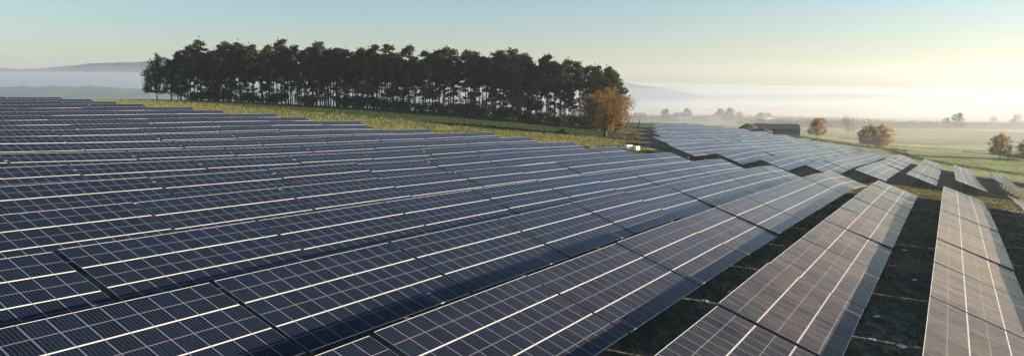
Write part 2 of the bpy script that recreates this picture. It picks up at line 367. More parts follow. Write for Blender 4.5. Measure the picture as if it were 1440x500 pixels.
def glass_material():
    m, nt, out = new_mat('panel_glass')
    N, Lk = nt.nodes, nt.links
    uv = N.new('ShaderNodeUVMap'); uv.uv_map = 'UVMap'
    sp = N.new('ShaderNodeSeparateXYZ'); Lk.new(uv.outputs[0], sp.inputs[0])
    def math_(op, a, b=None, c_=None):
        q = N.new('ShaderNodeMath'); q.operation = op
        for i, x in enumerate((a, b, c_)):
            if x is None: continue
            if isinstance(x, (int, float)): q.inputs[i].default_value = x
            else: Lk.new(x, q.inputs[i])
        return q.outputs[0]
    def line(coord, off, pitch, half):
        t = math_('FRACT', math_('DIVIDE', math_('SUBTRACT', coord, off), pitch))
        d = math_('MULTIPLY', math_('MINIMUM', t, math_('SUBTRACT', 1.0, t)), pitch)
        return math_('LESS_THAN', d, half)
    ly = line(sp.outputs[1], .023, .16, .009)
    lx = line(sp.outputs[0], .055, .0808, .003)
    busbar = line(sp.outputs[1], .023 + .02, .032, .0022)
    mid = math_('LESS_THAN', math_('ABSOLUTE', math_('SUBTRACT', sp.outputs[0], MLX / 2)), .016)
    oi = N.new('ShaderNodeObjectInfo'); geo = N.new('ShaderNodeNewGeometry')
    cv = N.new('ShaderNodeCombineXYZ')
    Lk.new(math_('MULTIPLY', sp.outputs[0], .9), cv.inputs[0]); Lk.new(math_('MULTIPLY', sp.outputs[1], 16.0), cv.inputs[1]); 
    Lk.new(math_('MULTIPLY', oi.outputs['Random'], 60.0), cv.inputs[2])
    ns = N.new('ShaderNodeTexNoise'); ns.inputs['Scale'].default_value = 1.0; ns.inputs['Detail'].default_value = 6; ns.inputs['Roughness'].default_value = .65
    Lk.new(cv.outputs[0], ns.inputs['Vector'])
    nw = N.new('ShaderNodeTexNoise'); nw.inputs['Scale'].default_value = .16; nw.inputs['Detail'].default_value = 6; nw.inputs['Roughness'].default_value = .6
    Lk.new(geo.outputs['Position'], nw.inputs['Vector'])
    def mr(src, a, b, lo, hi):
        q = N.new('ShaderNodeMapRange')
        for n_, v_ in zip(('From Min', 'From Max', 'To Min', 'To Max'), (a, b, lo, hi)): q.inputs[n_].default_value = v_
        Lk.new(src, q.inputs['Value']); return q.outputs[0]
    dust = math_('MULTIPLY', mr(ns.outputs['Fac'], .35, .7, .15, 1.0), mr(nw.outputs['Fac'], .35, .65, .25, 1.0))
    def mix(f, a, b):
        q = N.new('ShaderNodeMix'); q.data_type = 'RGBA'
        if isinstance(f, (int, float)): q.inputs['Factor'].default_value = f
        else: Lk.new(f, q.inputs['Factor'])
        for n_, x in (('A', a), ('B', b)):
            if isinstance(x, tuple): q.inputs[n_].default_value = (*x, 1)
            else: Lk.new(x, q.inputs[n_])
        return q.outputs['Result']
    c0 = mix(oi.outputs['Random'], (.0009, .0034, .0115), (.0020, .0070, .0215))
    c1 = mix(math_('MULTIPLY', busbar, .3), c0, (.035, .04, .052))
    c1 = mix(math_('MULTIPLY', lx, .25), c1, (.06, .055, .05))
    c1 = mix(math_('MULTIPLY', ly, .8), c1, (.045, .060, .088))
    c1 = mix(math_('MULTIPLY', mid, .8), c1, (.25, .24, .23))
    c2 = mix(math_('MULTIPLY', dust, .02), c1, (.13, .10, .07))
    b = N.new('ShaderNodeBsdfPrincipled')
    Lk.new(c2, b.inputs['Base Color'])
    Lk.new(mr(dust, 0, 1, .14, .34), b.inputs['Roughness'])
    b.inputs['IOR'].default_value = 1.45
    b.inputs['Specular IOR Level'].default_value = .12
    # sun glare painted as sheen on the dewy panels, growing towards the right rows
    dv = N.new('ShaderNodeVectorMath'); dv.operation = 'DOT_PRODUCT'; Lk.new(geo.outputs['Position'], dv.inputs[0]); dv.inputs[1].default_value = (HD[0], HD[1], 0)
    du = N.new('ShaderNodeVectorMath'); du.operation = 'DOT_PRODUCT'; Lk.new(geo.outputs['Position'], du.inputs[0]); du.inputs[1].default_value = (UD[0], UD[1], 0)
    low = mr(dv.outputs['Value'], -35, -4, .0, 1.0)
    dew_glare = math_('MULTIPLY', math_('MULTIPLY', low, low), mr(du.outputs['Value'], 70, 170, 1.0, .3))
    Lk.new(mr(dew_glare, 0, .7, .12, .02), b.inputs['Specular IOR Level'])
    patch = math_('MULTIPLY', mr(ns.outputs['Fac'], .38, .57, .18, 1.0), mr(nw.outputs['Fac'], .3, .55, .5, 1.0))
    Lk.new(math_('ADD', math_('MULTIPLY', math_('MULTIPLY', dew_glare, patch), mr(oi.outputs['Random'], 0, 1, .75, 1.1)), mr(dust, 0, 1, .0, .035)), b.inputs['Sheen Weight'])
    b.inputs['Sheen Roughness'].default_value = .28
    b.inputs['Sheen Tint'].default_value = (1, .79, .54, 1)
    Lk.new(b.outputs[0], out.inputs['Surface'])
    return m
M_glass = glass_material()
M_frame = simple_mat('aluminium_frame', (.72, .71, .69), .42, metal=.25, var=.1, scale=3)
M_side = simple_mat('anodised_side_frame', (.24, .29, .37), .45, metal=.3, var=.1, scale=3)
M_steel = simple_mat('galvanised_steel', (.33, .34, .35), .5, metal=.6, var=.2, scale=4)

def panel_geo(ox=0., oy=0.):
    t, mx, my, rec = .038, .024, .012, .004
    def ring(x0, x1, y0, y1, z): return [(x0, y0, z), (x1, y0, z), (x1, y1, z), (x0, y1, z)]
    a = ring(0, MLX, 0, MLY, 0); b = ring(0, MLX, 0, MLY, t); c_ = ring(mx, MLX - mx, my, MLY - my, t); d = ring(mx, MLX - mx, my, MLY - my, t - rec)
    v = np.array(a + b + c_ + d); uvc = v[:, :2].copy(); v = v + np.array([ox, oy, 0])
    f = [(3, 2, 1, 0)]
    for r in (0, 4, 8):
        for i in range(4): f.append((r + i, r + (i + 1) % 4, r + 4 + (i + 1) % 4, r + 4 + i))
    f.append((12, 13, 14, 15))
    return v, np.array(f), [0, 2, 0, 2, 0, 2, 0, 2, 0, 2, 0, 2, 0] + [1], uvc
pv, pf, pm, puv = panel_geo()
ME_panel = mesh_np('solar_panel', pv, pf, [M_frame, M_glass, M_side], pm, uvs=puv)
Vs, Fs, Ms, Us = [], [], [], []
for i in range(NX):
    for j in range(NY):
        v_, f_, m_, u_ = panel_geo(i * (MLX + GAPX), j * (MLY + GAPY))
        Fs.append(f_ + 16 * len(Vs)); Vs.append(v_); Ms += m_; Us.append(u_)
ME_surface = mesh_np('panel_surface', np.concatenate(Vs), np.concatenate(Fs), [M_frame, M_glass, M_side], Ms, uvs=np.concatenate(Us))
DN = Vector((math.sin(TILT), 0, -math.cos(TILT)))     # straight down, in table coordinates
XB, XF = 1.25, 4.95
ME_purlin = MB().box((0, TL / 2, -.045), (.06, TL - .1, .085)).mesh('purlin', [M_steel])
ME_rafter = MB().box(((XB + XF) / 2, 0, -.135), (5.2, .06, .09)).mesh('rafter', [M_steel])
ME_back_leg = MB().tube([(0, 0, -.18), tuple(Vector((0, 0, -.18)) + DN * 2.35)], [.055, .055], 6).mesh('leg', [M_steel])
ME_front_leg = MB().tube([(0, 0, -.18), tuple(Vector((0, 0, -.18)) + DN * 1.35)], [.055, .055], 6).mesh('leg', [M_steel])

TOPH = 2.5
def table_matrix(u0, v):
    p0 = xy(u0, v); p1 = xy(u0 + TL, v)
    z0 = gz(*p0) + TOPH; z1 = gz(*p1) + TOPH
    jz = random.gauss(0, .035); z0 += jz; z1 += jz + random.gauss(0, .025)
    e1 = Vector((p1[0] - p0[0], p1[1] - p0[1], z1 - z0)).normalized()
    t = TILT + random.gauss(0, .008)
    e2 = Vector((HD[0] * math.cos(t), HD[1] * math.cos(t), -math.sin(t)))
    e2 = (e2 - e1 * e2.dot(e1)).normalized()
    n = e2.cross(e1)
    return Matrix(((e2.x, e1.x, n.x, p0[0]), (e2.y, e1.y, n.y, p0[1]), (e2.z, e1.z, n.z, z0), (0, 0, 0, 1)))
CP, SP = math.cos(.12162), math.sin(.12162)
def project(p):
    d = p.y * CP - p.z * SP
    if d < 1: return None
    return 720 + 1080 * p.x / d, 250 - 1080 * (p.y * SP + p.z * CP) / d, d
def seen(M, mx=0, my=0):
    ok = []
    for a in (0, TW * .5, TW):
        for b in (0, TL * .25, TL * .5, TL * .75, TL):
            q = project(M @ Vector((a, b, 0)))
            if q and -mx < q[0] < 1440 + mx and q[1] < 500 + my: return True
    return False

def solar_table(M, near_, far_block):
    root = obj('solar_table', None, matrix=M)
    root.empty_display_size = .5
    if near_:
        for i in range(NX):
            for j in range(NY):
                obj('solar_panel', ME_panel, root, (i * (MLX + GAPX), j * (MLY + GAPY), random.gauss(0, .0015)))
    else:
        tag(obj('panel_surface', ME_surface, root), kind='stuff')
    ys = (1.4, TL / 2, TL - 1.4) if near_ else (.5, TL / 2)
    if far_block: ys = (.6,)
    for x in (XB, XF): obj('purlin', ME_purlin, root, (x, 0, 0))
    for y in ys:
        if not far_block: obj('rafter', ME_rafter, root, (0, y, 0))
        obj('leg', ME_back_leg, root, (XB, y, 0)); obj('leg', ME_front_leg, root, (XF, y, 0))
    return root
n_tables = 0
for k in sorted(ENDS):
    u0 = ENDS[k] - TL; Ms_ = []
    while u0 > -25:
        M = table_matrix(u0, row_v(k)); 
        if seen(M) or (k == -1 and u0 > 25): Ms_.append((u0, M, seen(M)))
        u0 -= LSTEP
    vis = [m for m in Ms_[::-1]]
    for i, (u0, M, s_) in enumerate(vis):
        dist = (M @ Vector((3, 6, 0))).length
        o = solar_table(M, dist < 108 and s_, False)
        tag(o, f'solar table, {ordinal(i + 1)} from camera in {ordinal(k + 2)} row from the right, near block',
            'solar table', 'solar tables of the near block'); n_tables += 1
for k in sorted(STARTS2):
    u0 = STARTS2[k]; i = 0
    while u0 + TL < ENDS2[k] + 6:
        M = table_matrix(u0, V2 - PITCH * k)
        if seen(M):
            i += 1
            o = solar_table(M, False, True)
            tag(o, f'hazy solar table, {ordinal(i)} from camera in {ordinal(k + 4)} row from the right, far block',
                'solar table', 'solar tables of the far block'); n_tables += 1
        u0 += LSTEP
print('tables', n_tables)

# ------------------------------------------------------------------ trees
M_bark = simple_mat('bark', (.055, .042, .033), .9, var=.4, scale=3, bump=.3)
M_pinebark = simple_mat('pine_bark', (.05, .034, .026), .9, var=.45, scale=1.5, bump=.3)
M_needle = leaf_mat('pine_needles', (.017, .027, .017), (.075, .074, .032), .25, .35)
M_autumn = leaf_mat('autumn_leaves', (.11, .068, .034), (.21, .13, .06), .35, .4)
M_ochre = leaf_mat('ochre_leaves', (.25, .18, .06), (.46, .31, .11), .45, .3)
M_bushleaf = leaf_mat('bush_leaves', (.03, .045, .018), (.085, .085, .03), .3, .5)
M_brownish = leaf_mat('brownish_leaves', (.19, .125, .055), (.34, .22, .09), .4, .4)
M_oakleaf = leaf_mat('oak_leaves', (.15, .088, .038), (.29, .18, .07), .35, .4)
M_olive = leaf_mat('olive_leaves', (.035, .05, .028), (.075, .085, .04), .35, .4)
M_straw = leaf_mat('straw_grass', (.16, .17, .065), (.33, .30, .13), .4, .2)
M_meadow = leaf_mat('meadow_grass', (.035, .06, .026), (.085, .11, .045), .4, .2)  # blades darkened too, shade of the wood put into their colour
M_twig = simple_mat('twig_bark', (.09, .07, .06), .9, var=.3, scale=3)

def pine_meshes(seed, H=22.0):
    r = np.random.default_rng(seed); random.seed(seed)
    bend = r.normal(size=2) * .5
    def axis_pt(t): return (bend[0] * t * t, bend[1] * t * t, H * .96 * t)
    mb = MB()
    ts = np.linspace(-.02, 1, 8)
    mb.tube([axis_pt(t) for t in ts], [.26 * (1 - .8 * max(t, 0)) * (1.25 if t < .03 else 1) for t in ts], 7)
    cen = []
    low = r.uniform(.42, .58)
    nb = int(r.integers(26, 36))
    for i in range(nb):
        t = low + (1 - low) * ((i + r.uniform(0, .8)) / nb) ** .9
        if i < 3 and r.random() < .5: t = r.uniform(.26, .45)
        t = min(t, .99)
        env = (2.1 + 1.7 * math.sin(math.pi * min(1, max(.05, (t - low + .12) / (1.08 - low))) ** .8)) * (1.15 - .75 * max(0, t - .8) / .2 * .8)
        a = r.uniform(0, 6.283); rad = env * r.uniform(.35, 1.0)
        p = np.array(axis_pt(t)); q = p + np.array([math.cos(a) * rad, math.sin(a) * rad, rad * r.uniform(.05, .45)])
        mb.tube([tuple(p), tuple((p + q) / 2 + np.array([0, 0, -.12])), tuple(q)], [.07, .05, .02], 4, cap=False)
        n = int(55 + 50 * r.random())
        w = r.uniform(.75, 1.25)
        pts = r.normal(size=(n, 3)); pts /= np.linalg.norm(pts, axis=1)[:, None]; pts *= r.random((n, 1)) ** .45
        pts[:, 0] *= 1.4 * w; pts[:, 1] *= 1.4 * w; pts[:, 2] *= .68 * w
        cen.append(pts + q)
    top = np.array(axis_pt(1)); pts = r.normal(size=(80, 3)) * np.array([.7, .7, .5]); cen.append(pts + top)
    for i in range(int(r.integers(2, 7))):         # thin lower sprays
        t = r.uniform(.12, low); a = r.uniform(0, 6.283); l = r.uniform(.6, 2.0); p = np.array(axis_pt(t)); q = p + np.array([math.cos(a) * l, math.sin(a) * l, .1])
        mb.tube([tuple(p), tuple(q)], [.035, .012], 3, cap=False)
        cen.append(q + r.normal(size=(26, 3)) * np.array([.6, .6, .35]))
    for i in range(int(r.integers(3, 8))):         # dead lower branches
        t = r.uniform(.15, low); a = r.uniform(0, 6.283); l = r.uniform(.8, 2.2); p = np.array(axis_pt(t))
        mb.tube([tuple(p), tuple(p + np.array([math.cos(a) * l, math.sin(a) * l, r.uniform(-.3, .5)]))], [.04, .012], 3, cap=False)
    v, f = cards(np.concatenate(cen), .55)
    return mb.mesh('pine_trunk', [M_pinebark], smooth=True), mesh_np('pine_crown', v, f, [M_needle])

def branchy(seed, H, width, trunk_h, levels=4, kids=4, leaf=7, leaf_size=.4, mat=None, bark=None, leaf_spread=.55, droop=0.0, tr=.3, sides=5, fill=0, zb=.08):
    r = np.random.default_rng(seed)
    segs, tips = [], []
    def grow(p, d, L, rad, lev):
        d = d / np.linalg.norm(d); mid = p + d * L * .5 + r.normal(size=3) * L * .05; e = p + d * L + r.normal(size=3) * L * .06
        segs.append((p, mid, e, rad, rad * .6))
        if lev <= 1: tips.append((p, e))
        if lev == 0: return
        n = kids + int(r.integers(-1, 2))
        for i in range(n):
            s = r.uniform(.45, 1.0) if i else 1.0
            q = p + (e - p) * s
            o = r.normal(size=3); o -= d * (o @ d); o /= np.linalg.norm(o)
            a = r.uniform(.35, .95) if i else r.uniform(.05, .35)
            nd = d * math.cos(a) + o * math.sin(a); nd[2] += zb - droop * (levels - lev) * .12
            grow(q, nd, L * r.uniform(.58, .8), rad * .6, lev - 1)
    tp = np.array([0, 0, trunk_h])
    for i in range(6):
        a = i * 1.047 + r.uniform(-.4, .4); el = r.uniform(.25, 1.1)
        grow(tp + np.array([0, 0, -r.uniform(0, .35) * trunk_h]) , np.array([math.cos(a) * math.cos(el), math.sin(a) * math.cos(el), math.sin(el)]), 1.0, .12, levels - 1)
    grow(tp, np.array([.05, 0, 1.]), .85, .14, levels - 1)
    P_ = np.concatenate([np.stack(s[:3]) for s in segs])
    ext = np.percentile(np.hypot(P_[:, 0], P_[:, 1]), 96); zt = np.percentile(P_[:, 2], 99) - trunk_h
    sx, sz = width / 2 / ext * .95, (H - trunk_h) / zt * .97
    def T(p): 
        q = p.copy(); q[0] *= sx; q[1] *= sx; q[2] = trunk_h + (q[2] - trunk_h) * sz if q[2] > trunk_h else q[2]
        cz, rz_ = (H + trunk_h * .55) / 2, (H - trunk_h * .55) / 2
        e = np.array([q[0] / (width / 2), q[1] / (width / 2), (q[2] - cz) / rz_]); n_ = np.linalg.norm(e)
        if n_ > .92:
            k_ = .92 * (n_ / .92) ** .18 / n_
            q = np.array([q[0] * k_, q[1] * k_, cz + (q[2] - cz) * k_])
        return q
    mb = MB(); k = (sx + sz) / 2
    for a, m_, b, r0, r1 in segs:
        mb.tube([tuple(T(a)), tuple(T(m_)), tuple(T(b))], [r0 * k * .55, (r0 + r1) / 2 * k * .55, r1 * k * .5], sides if r0 > .05 else 3, cap=False)
    mb.tube([(0, 0, -.4), (0, 0, .3), (.05, 0, trunk_h * .6), (0, 0, trunk_h * 1.02)], [tr * 1.5, tr * 1.15, tr * .95, tr * .85], 8)
    tm = mb.mesh('tree_trunk', [bark or M_bark], smooth=True)
    cm = None
    if leaf:
        cen = []
        for a, b in tips:
            a, b = T(a), T(b); t = r.random((leaf, 1)); cen.append(a + (b - a) * t + r.normal(size=(leaf, 3)) * leaf_spread + np.array([0, 0, -droop * .6]))
        cz, rz_ = (H + trunk_h * .55) / 2, (H - trunk_h * .55) / 2
        for i in range(fill):                       # leafy twig ends rounding out the crown
            d = r.normal(size=3); d[2] = d[2] * .9 + .25; d /= np.linalg.norm(d); q = d * r.uniform(.55, .96)
            p = np.array([q[0] * width / 2, q[1] * width / 2, cz + q[2] * rz_])
            cen.append(p + r.normal(size=(45, 3)) * np.array([.75, .75, .5]) * width / 14)
        v, f = cards(np.concatenate(cen), leaf_size); v[:, 2] = np.maximum(v[:, 2], .15)
        cm = mesh_np('tree_crown', v, f, [mat])
    return tm, cm

def place_tree(name, meshes, x, y, s, rz, label, cat, group=None, sz=None, sink=.15):
    root = obj(name, None, loc=(x, y, gz(x, y) - sink), rotz=rz); root.scale = (s, s, sz or s)
    obj('trunk', meshes[0], root)
    if meshes[1] is not None: obj('crown', meshes[1], root)
    return tag(root, label, cat, group)

# the pine wood
PINES = [pine_meshes(100 + i) for i in range(9)]
def wood_front(x): return np.interp(x, [-160, -141, -97, -57, -25, 0, 19, 40], [300, 300, 293, 282, 273, 263, 255, 250])
spots = []
r_ = np.random.default_rng(77)
tries = 0
while len(spots) < 190 and tries < 20000:
    tries += 1
    x = r_.uniform(-138, 38); dy = r_.uniform(0, 46) if r_.random() < .8 else r_.uniform(0, 5)
    y = wood_front(x) + dy + 2
    if x > 14: y = wood_front(x) + dy * .8
    if all((x - a) ** 2 + (y - b) ** 2 > 1.9 ** 2 for a, b in spots): spots.append((x, y))
spots.sort(key=lambda p: p[0] / p[1])
AUT = branchy(501, 19, 6.5, 8, 4, 4, 8, .5, M_autumn, tr=.22)
for i, (x, y) in enumerate(spots):
    s = float(np.interp(x, [-138, -120, -90, -40, 10, 31], [.88, .98, 1.03, 1.0, 1.05, .93])) * r_.choice([r_.uniform(.82, 1.0), r_.uniform(.95, 1.1)])
    place_tree('pine_tree', PINES[int(r_.integers(0, 9))], x, y, s, r_.uniform(0, 6.28),
               f'tall dark pine, {ordinal(i + 1)} trunk from the left end of the wood', 'pine tree', 'pines of the wood')
for j, (x, y, s, what) in enumerate([(-53, 283, 1.0, 'poking orange through the pine canopy'), (-43, 280, .92, 'left of the centre gap in the pines'),
                                     (2, 262, .95, 'at the right part of the pine wood'), (8, 262, .8, 'low among pine trunks left of the oak'),
                                     (-30, 280, .9, 'in the middle of the pine wood')]):
    place_tree('autumn_tree', AUT, x, y, s, j * 1.3, 'slender brown leaved autumn tree ' + what, 'tree', 'autumn trees among the pines')
yx = r_.uniform(-132, 24, 34)
order = np.argsort(yx)
for i, j in enumerate(order):
    x = float(yx[j]); y = float(wood_front(x)) + r_.uniform(3, 40)
    place_tree('young_pine', PINES[int(r_.integers(0, 9))], x, y, r_.uniform(.5, .72), r_.uniform(0, 6.28),
               f'short young pine under the tall ones, {ordinal(i + 1)} from the left end of the wood', 'pine tree', 'young pines of the wood')
BIRCH = branchy(777, 18.5, 11, 4, 4, 4, 6, .5, M_olive, tr=.2, droop=.5, fill=40)
place_tree('birch_tree', BIRCH, -137.5, 299, 1.0, .4, 'grey green drooping broadleaf tree at the left end of the pine wood', 'tree')
place_tree('birch_tree', BIRCH, -131, 303, .92, 2.4, 'dense drooping broadleaf tree second from the left end of the wood', 'tree')
OAK = branchy(313, 14.0, 16.6, 3.0, 5, 4, 3, .38, M_oakleaf, tr=.55, leaf_spread=.45, fill=150)
place_tree('oak_tree', OAK, 26.2, 216, 1.0, .3, 'big round russet brown oak in front of the pine wood', 'tree')

# undergrowth along the foot of the wood
def bush_mesh(seed, w, h, n, mat, size):
    r = np.random.default_rng(seed); cl = []
    for i in range(12):
        a = r.uniform(0, 6.28); rr = w * .5 * r.random() ** .6; hh = h * r.uniform(.25, .75)
        p = r.normal(size=(n // 12, 3)) * np.array([w * .13, w * .13, h * .16]) + np.array([math.cos(a) * rr, math.sin(a) * rr, hh])
        cl.append(p)
    P_ = np.concatenate(cl); P_[:, 2] = np.abs(P_[:, 2])
    v, f = cards(P_, size); v[:, 2] = np.maximum(v[:, 2], -.05)
    mb = MB()
    for i in range(6):
        a = i * 1.05; mb.tube([(0, 0, -.2), (math.cos(a) * w * .12, math.sin(a) * w * .12, h * .4), (math.cos(a) * w * .3, math.sin(a) * w * .3, h * .7)], [.06, .04, .015], 4, cap=False)
    return mb.mesh('bush_stem', [M_bark]), mesh_np('bush_leaves', v, f, [mat])
def place_bush(name, ms, x, y, s, label, cat='bush', group=None, sz=None):
    root = obj(name, None, loc=(x, y, gz(x, y) - .05), rotz=r_.uniform(0, 6.28)); root.scale = (s, s, sz or s)
    obj('stem', ms[0], root); obj('foliage', ms[1], root)
    return tag(root, label, cat, group)
BUSH = [bush_mesh(40 + i, 5, 3.2, 900, M_bushleaf, .4) for i in range(3)]
BUSHB = bush_mesh(60, 4, 3.0, 800, M_autumn, .34)
bx = np.sort(np.concatenate([np.linspace(-60, 36, 36) + r_.normal(size=36), np.linspace(-128, -64, 14) + r_.normal(size=14) * 3]))
for i, x in enumerate(bx):
    place_bush('understorey_bush', BUSH[i % 3], float(x), float(wood_front(x)) + r_.uniform(2, 22), r_.uniform(.7, 1.6),
               f'low dark bush among the pine trunks, {ordinal(i + 1)} from the left of the wood', 'bush', 'undergrowth of the wood')
place_bush('brown_bush', BUSHB, 33.5, 214, .9, 'small russet bush right beside the oak trunk')
place_bush('brown_bush', BUSHB, 30.5, 211, .6, 'low russet bush just right of the oak trunk base')
place_bush('leafy_bush', BUSH[0], 18.5, 161, .42, 'pale green leafy bush at the panel edge below the oak')
place_bush('leafy_bush', BUSH[1], 16.0, 163, .3, 'tiny green bush left of the pale leafy bush')
place_bush('leafy_bush', BUSH[1], 14.0, 216, .42, 'small green bush in shade left of the oak')

# the two white cabinets
M_white = simple_mat('white_plastic', (.82, .82, .80), .5, var=.05, scale=2)
M_greyp = simple_mat('grey_plastic', (.35, .36, .38), .55, var=.1, scale=2)
def cabinet(x, y, w, d, h, rz, label):
    root = obj('cabinet', None, loc=(x, y, gz(x, y)), rotz=rz)
    obj('base', MB().box((0, 0, .02), (w * .96, d * .96, .34)).mesh('base', [M_greyp]), root)
    obj('body', MB().box((0, 0, .19 + h * .5), (w, d, h)).mesh('body', [M_white]), root)
    mb = MB(); z = .19 + h
    mb.poly([(-w * .54, -d * .56, z + .003), (w * .54, -d * .56, z + .003), (w * .54, d * .56, z + .003), (-w * .54, d * .56, z + .003),
             (-w * .48, -d * .48, z + .14), (w * .48, -d * .48, z + .14), (w * .48, d * .48, z + .14), (-w * .48, d * .48, z + .14)],
            [(3, 2, 1, 0), (0, 1, 5, 4), (1, 2, 6, 5), (2, 3, 7, 6), (3, 0, 4, 7), (4, 5, 6, 7)])
    obj('lid', mb.mesh('lid', [M_white]), root)
    for s in (-1, 1):
        dr = obj('door', MB().box((s * w * .245, -d * .5 - .012, .19 + h * .5), (w * .44, .02, h * .88)).mesh('door', [M_white]), root)
        obj('handle', MB().box((s * w * .06, -d * .5 - .04, .19 + h * .5), (.04, .03, .22)).mesh('handle', [M_greyp]), dr)
    return tag(root, label, 'cabinet', 'white cabinets beside the panels')
cabinet(26.1, 171.5, 1.45, 1.1, .85, .35, 'left and wider of the two white cabinets beside the panel rows')
cabinet(27.9, 171.0, 1.0, .95, .85, .35, 'right and narrower of the two white cabinets beside the panel rows')

# wire fence along the left side of the far block
M_fence = simple_mat('green_fence_wire', (.03, .05, .035), .6, var=.2, scale=2)
def fence(pts, label, step=4.0):
    root = obj('wire_fence', None, loc=(pts[0][0], pts[0][1], gz(*pts[0])))
    ox, oy, oz = root.location
    for (x0, y0), (x1, y1) in zip(pts[:-1], pts[1:]):
        L = math.hypot(x1 - x0, y1 - y0); n = max(1, int(L / step))
        for i in range(n):
            ax, ay = x0 + (x1 - x0) * i / n, y0 + (y1 - y0) * i / n; bx_, by = x0 + (x1 - x0) * (i + 1) / n, y0 + (y1 - y0) * (i + 1) / n
            za, zb = gz(ax, ay), gz(bx_, by)
            obj('post', MB().box((0, 0, .95), (.08, .08, 2.3)).mesh('post', [M_fence]), root, (ax - ox, ay - oy, za - oz))
            mb = MB()
            for h in np.arange(.08, 2.0, .3): mb.tube([(ax - ox, ay - oy, za - oz + h), (bx_ - ox, by - oy, zb - oz + h)], [.011, .011], 3, cap=False)
            for t in np.arange(.1, .99, .2):
                qx, qy, qz = ax + (bx_ - ax) * t - ox, ay + (by - ay) * t - oy, za + (zb - za) * t - oz
                mb.tube([(qx, qy, qz), (qx, qy, qz + 2.0)], [.009, .009], 3, cap=False)
            obj('mesh_bay', mb.mesh('mesh_bay', [M_fence]), root)
    return tag(root, label, 'fence')
fence([(24.5, 186), (31.3, 200), (43, 262), (61, 368)], 'dark green wire fence running away beside the brown oak')

# ------------------------------------------------------------------ grass
def tufts(name, n, region, h, w, mat, label, blades=3):
    P_ = region(n)
    z = ground_z(P_[:, 0], P_[:, 1]); m = len(P_)
    V = []
    for b in range(blades):
        a = rng.uniform(0, 6.283, m); hh = h * rng.uniform(.5, 1.3, m); ww = w * rng.uniform(.6, 1.3, m)
        ox, oy = rng.normal(size=m) * w * .5, rng.normal(size=m) * w * .5
        lx, ly = rng.normal(size=m) * h * .35, rng.normal(size=m) * h * .35
        V.append(np.stack([np.stack([P_[:, 0] + ox - np.cos(a) * ww / 2, P_[:, 1] + oy - np.sin(a) * ww / 2, z - .05], 1),
                           np.stack([P_[:, 0] + ox + np.cos(a) * ww / 2, P_[:, 1] + oy + np.sin(a) * ww / 2, z - .05], 1),
                           np.stack([P_[:, 0] + ox + lx, P_[:, 1] + oy + ly, z + hh], 1)], 1))
    V = np.concatenate(V).reshape(-1, 3)
    return tag(obj(name, mesh_np(name, V, np.arange(len(V)).reshape(-1, 3), [mat])), label, 'grass', kind='stuff')
def verge(lo, hi, bias):
    def f(n):
        x = rng.uniform(-150, 62, n * 3); y = rng.uniform(140, 300, n * 3)
        u = x * UD[0] + y * UD[1]; v = x * HD[0] + y * HD[1]; e = u - end_of(v)
        k_ = -(v + 3.0 - V2) / PITCH
        ok = (e > lo) & (e < hi * rng.uniform(.5, 1, n * 3) ** bias) & (y < wood_front(x) + 3) & ~((u > np.interp(k_, k2, s2) - 3) & (k_ < 10.6)) & ((k_ > 6.2) | (e < 9))
        return np.stack([x[ok], y[ok]], 1)[:n]
    return f
tufts('dry_grass', 26000, verge(2.2, 60, .8), .42, .30, M_straw, 'tufted straw yellow grass between the panel ends and the wood')
tufts('meadow_grass', 26000, verge(26, 160, .3), .28, .30, M_meadow, 'green meadow grass in front of the pine wood')
M_dark_grass = leaf_mat('aisle_grass', (.07, .09, .045), (.15, .15, .075), .3, .4)
def aisles(n):
    u = rng.uniform(18, 165, n * 2) ; k_ = rng.integers(-1, 4, n * 2); v = -0.5 - PITCH * k_ - rng.uniform(-.3, 3.9, n * 2)
    u = 18 + (u - 18) ** 1.0
    P_ = u[:, None] * UD + v[:, None] * HD
    keep = np.ones(len(P_), bool)
    for a_, b_, c_ in [(22.09, 42.06, .6), (20.72, 42.85, .5), (23.46, 47.86, .5), (32.12, 59.85, .5), (37.73, 72.42, .5), (12.21, 47.51, .6), (11.51, 45.93, .5), (14.72, 50.48, .5), (46.23, 69.81, .5), (36.01, 90.05, .5)]:
        keep &= np.hypot(P_[:, 0] - a_, P_[:, 1] - b_) > c_
    return P_[keep][:n]
tufts('aisle_grass', 34000, aisles, .13, .10, M_dark_grass, 'short dark grass on the ground between the panel rows')
def crossing(n):
    x = rng.uniform(20, 110, n * 4); y = rng.uniform(110, 190, n * 4); u = x * UD[0] + y * UD[1]; v = x * HD[0] + y * HD[1]
    k_ = -(v + 3.0 - V2) / PITCH
    ok = (u > end_of(v) + .5) & (u < np.interp(k_, k2, s2) + 2) & (k_ < 6.5)
    return np.stack([x[ok], y[ok]], 1)[:n]
M_tan = leaf_mat('tan_grass', (.07, .075, .032), (.15, .13, .055), .35, .3)
tufts('rough_grass', 9000, crossing, .22, .2, M_tan, 'rough tan grass on the strip between the two panel blocks')

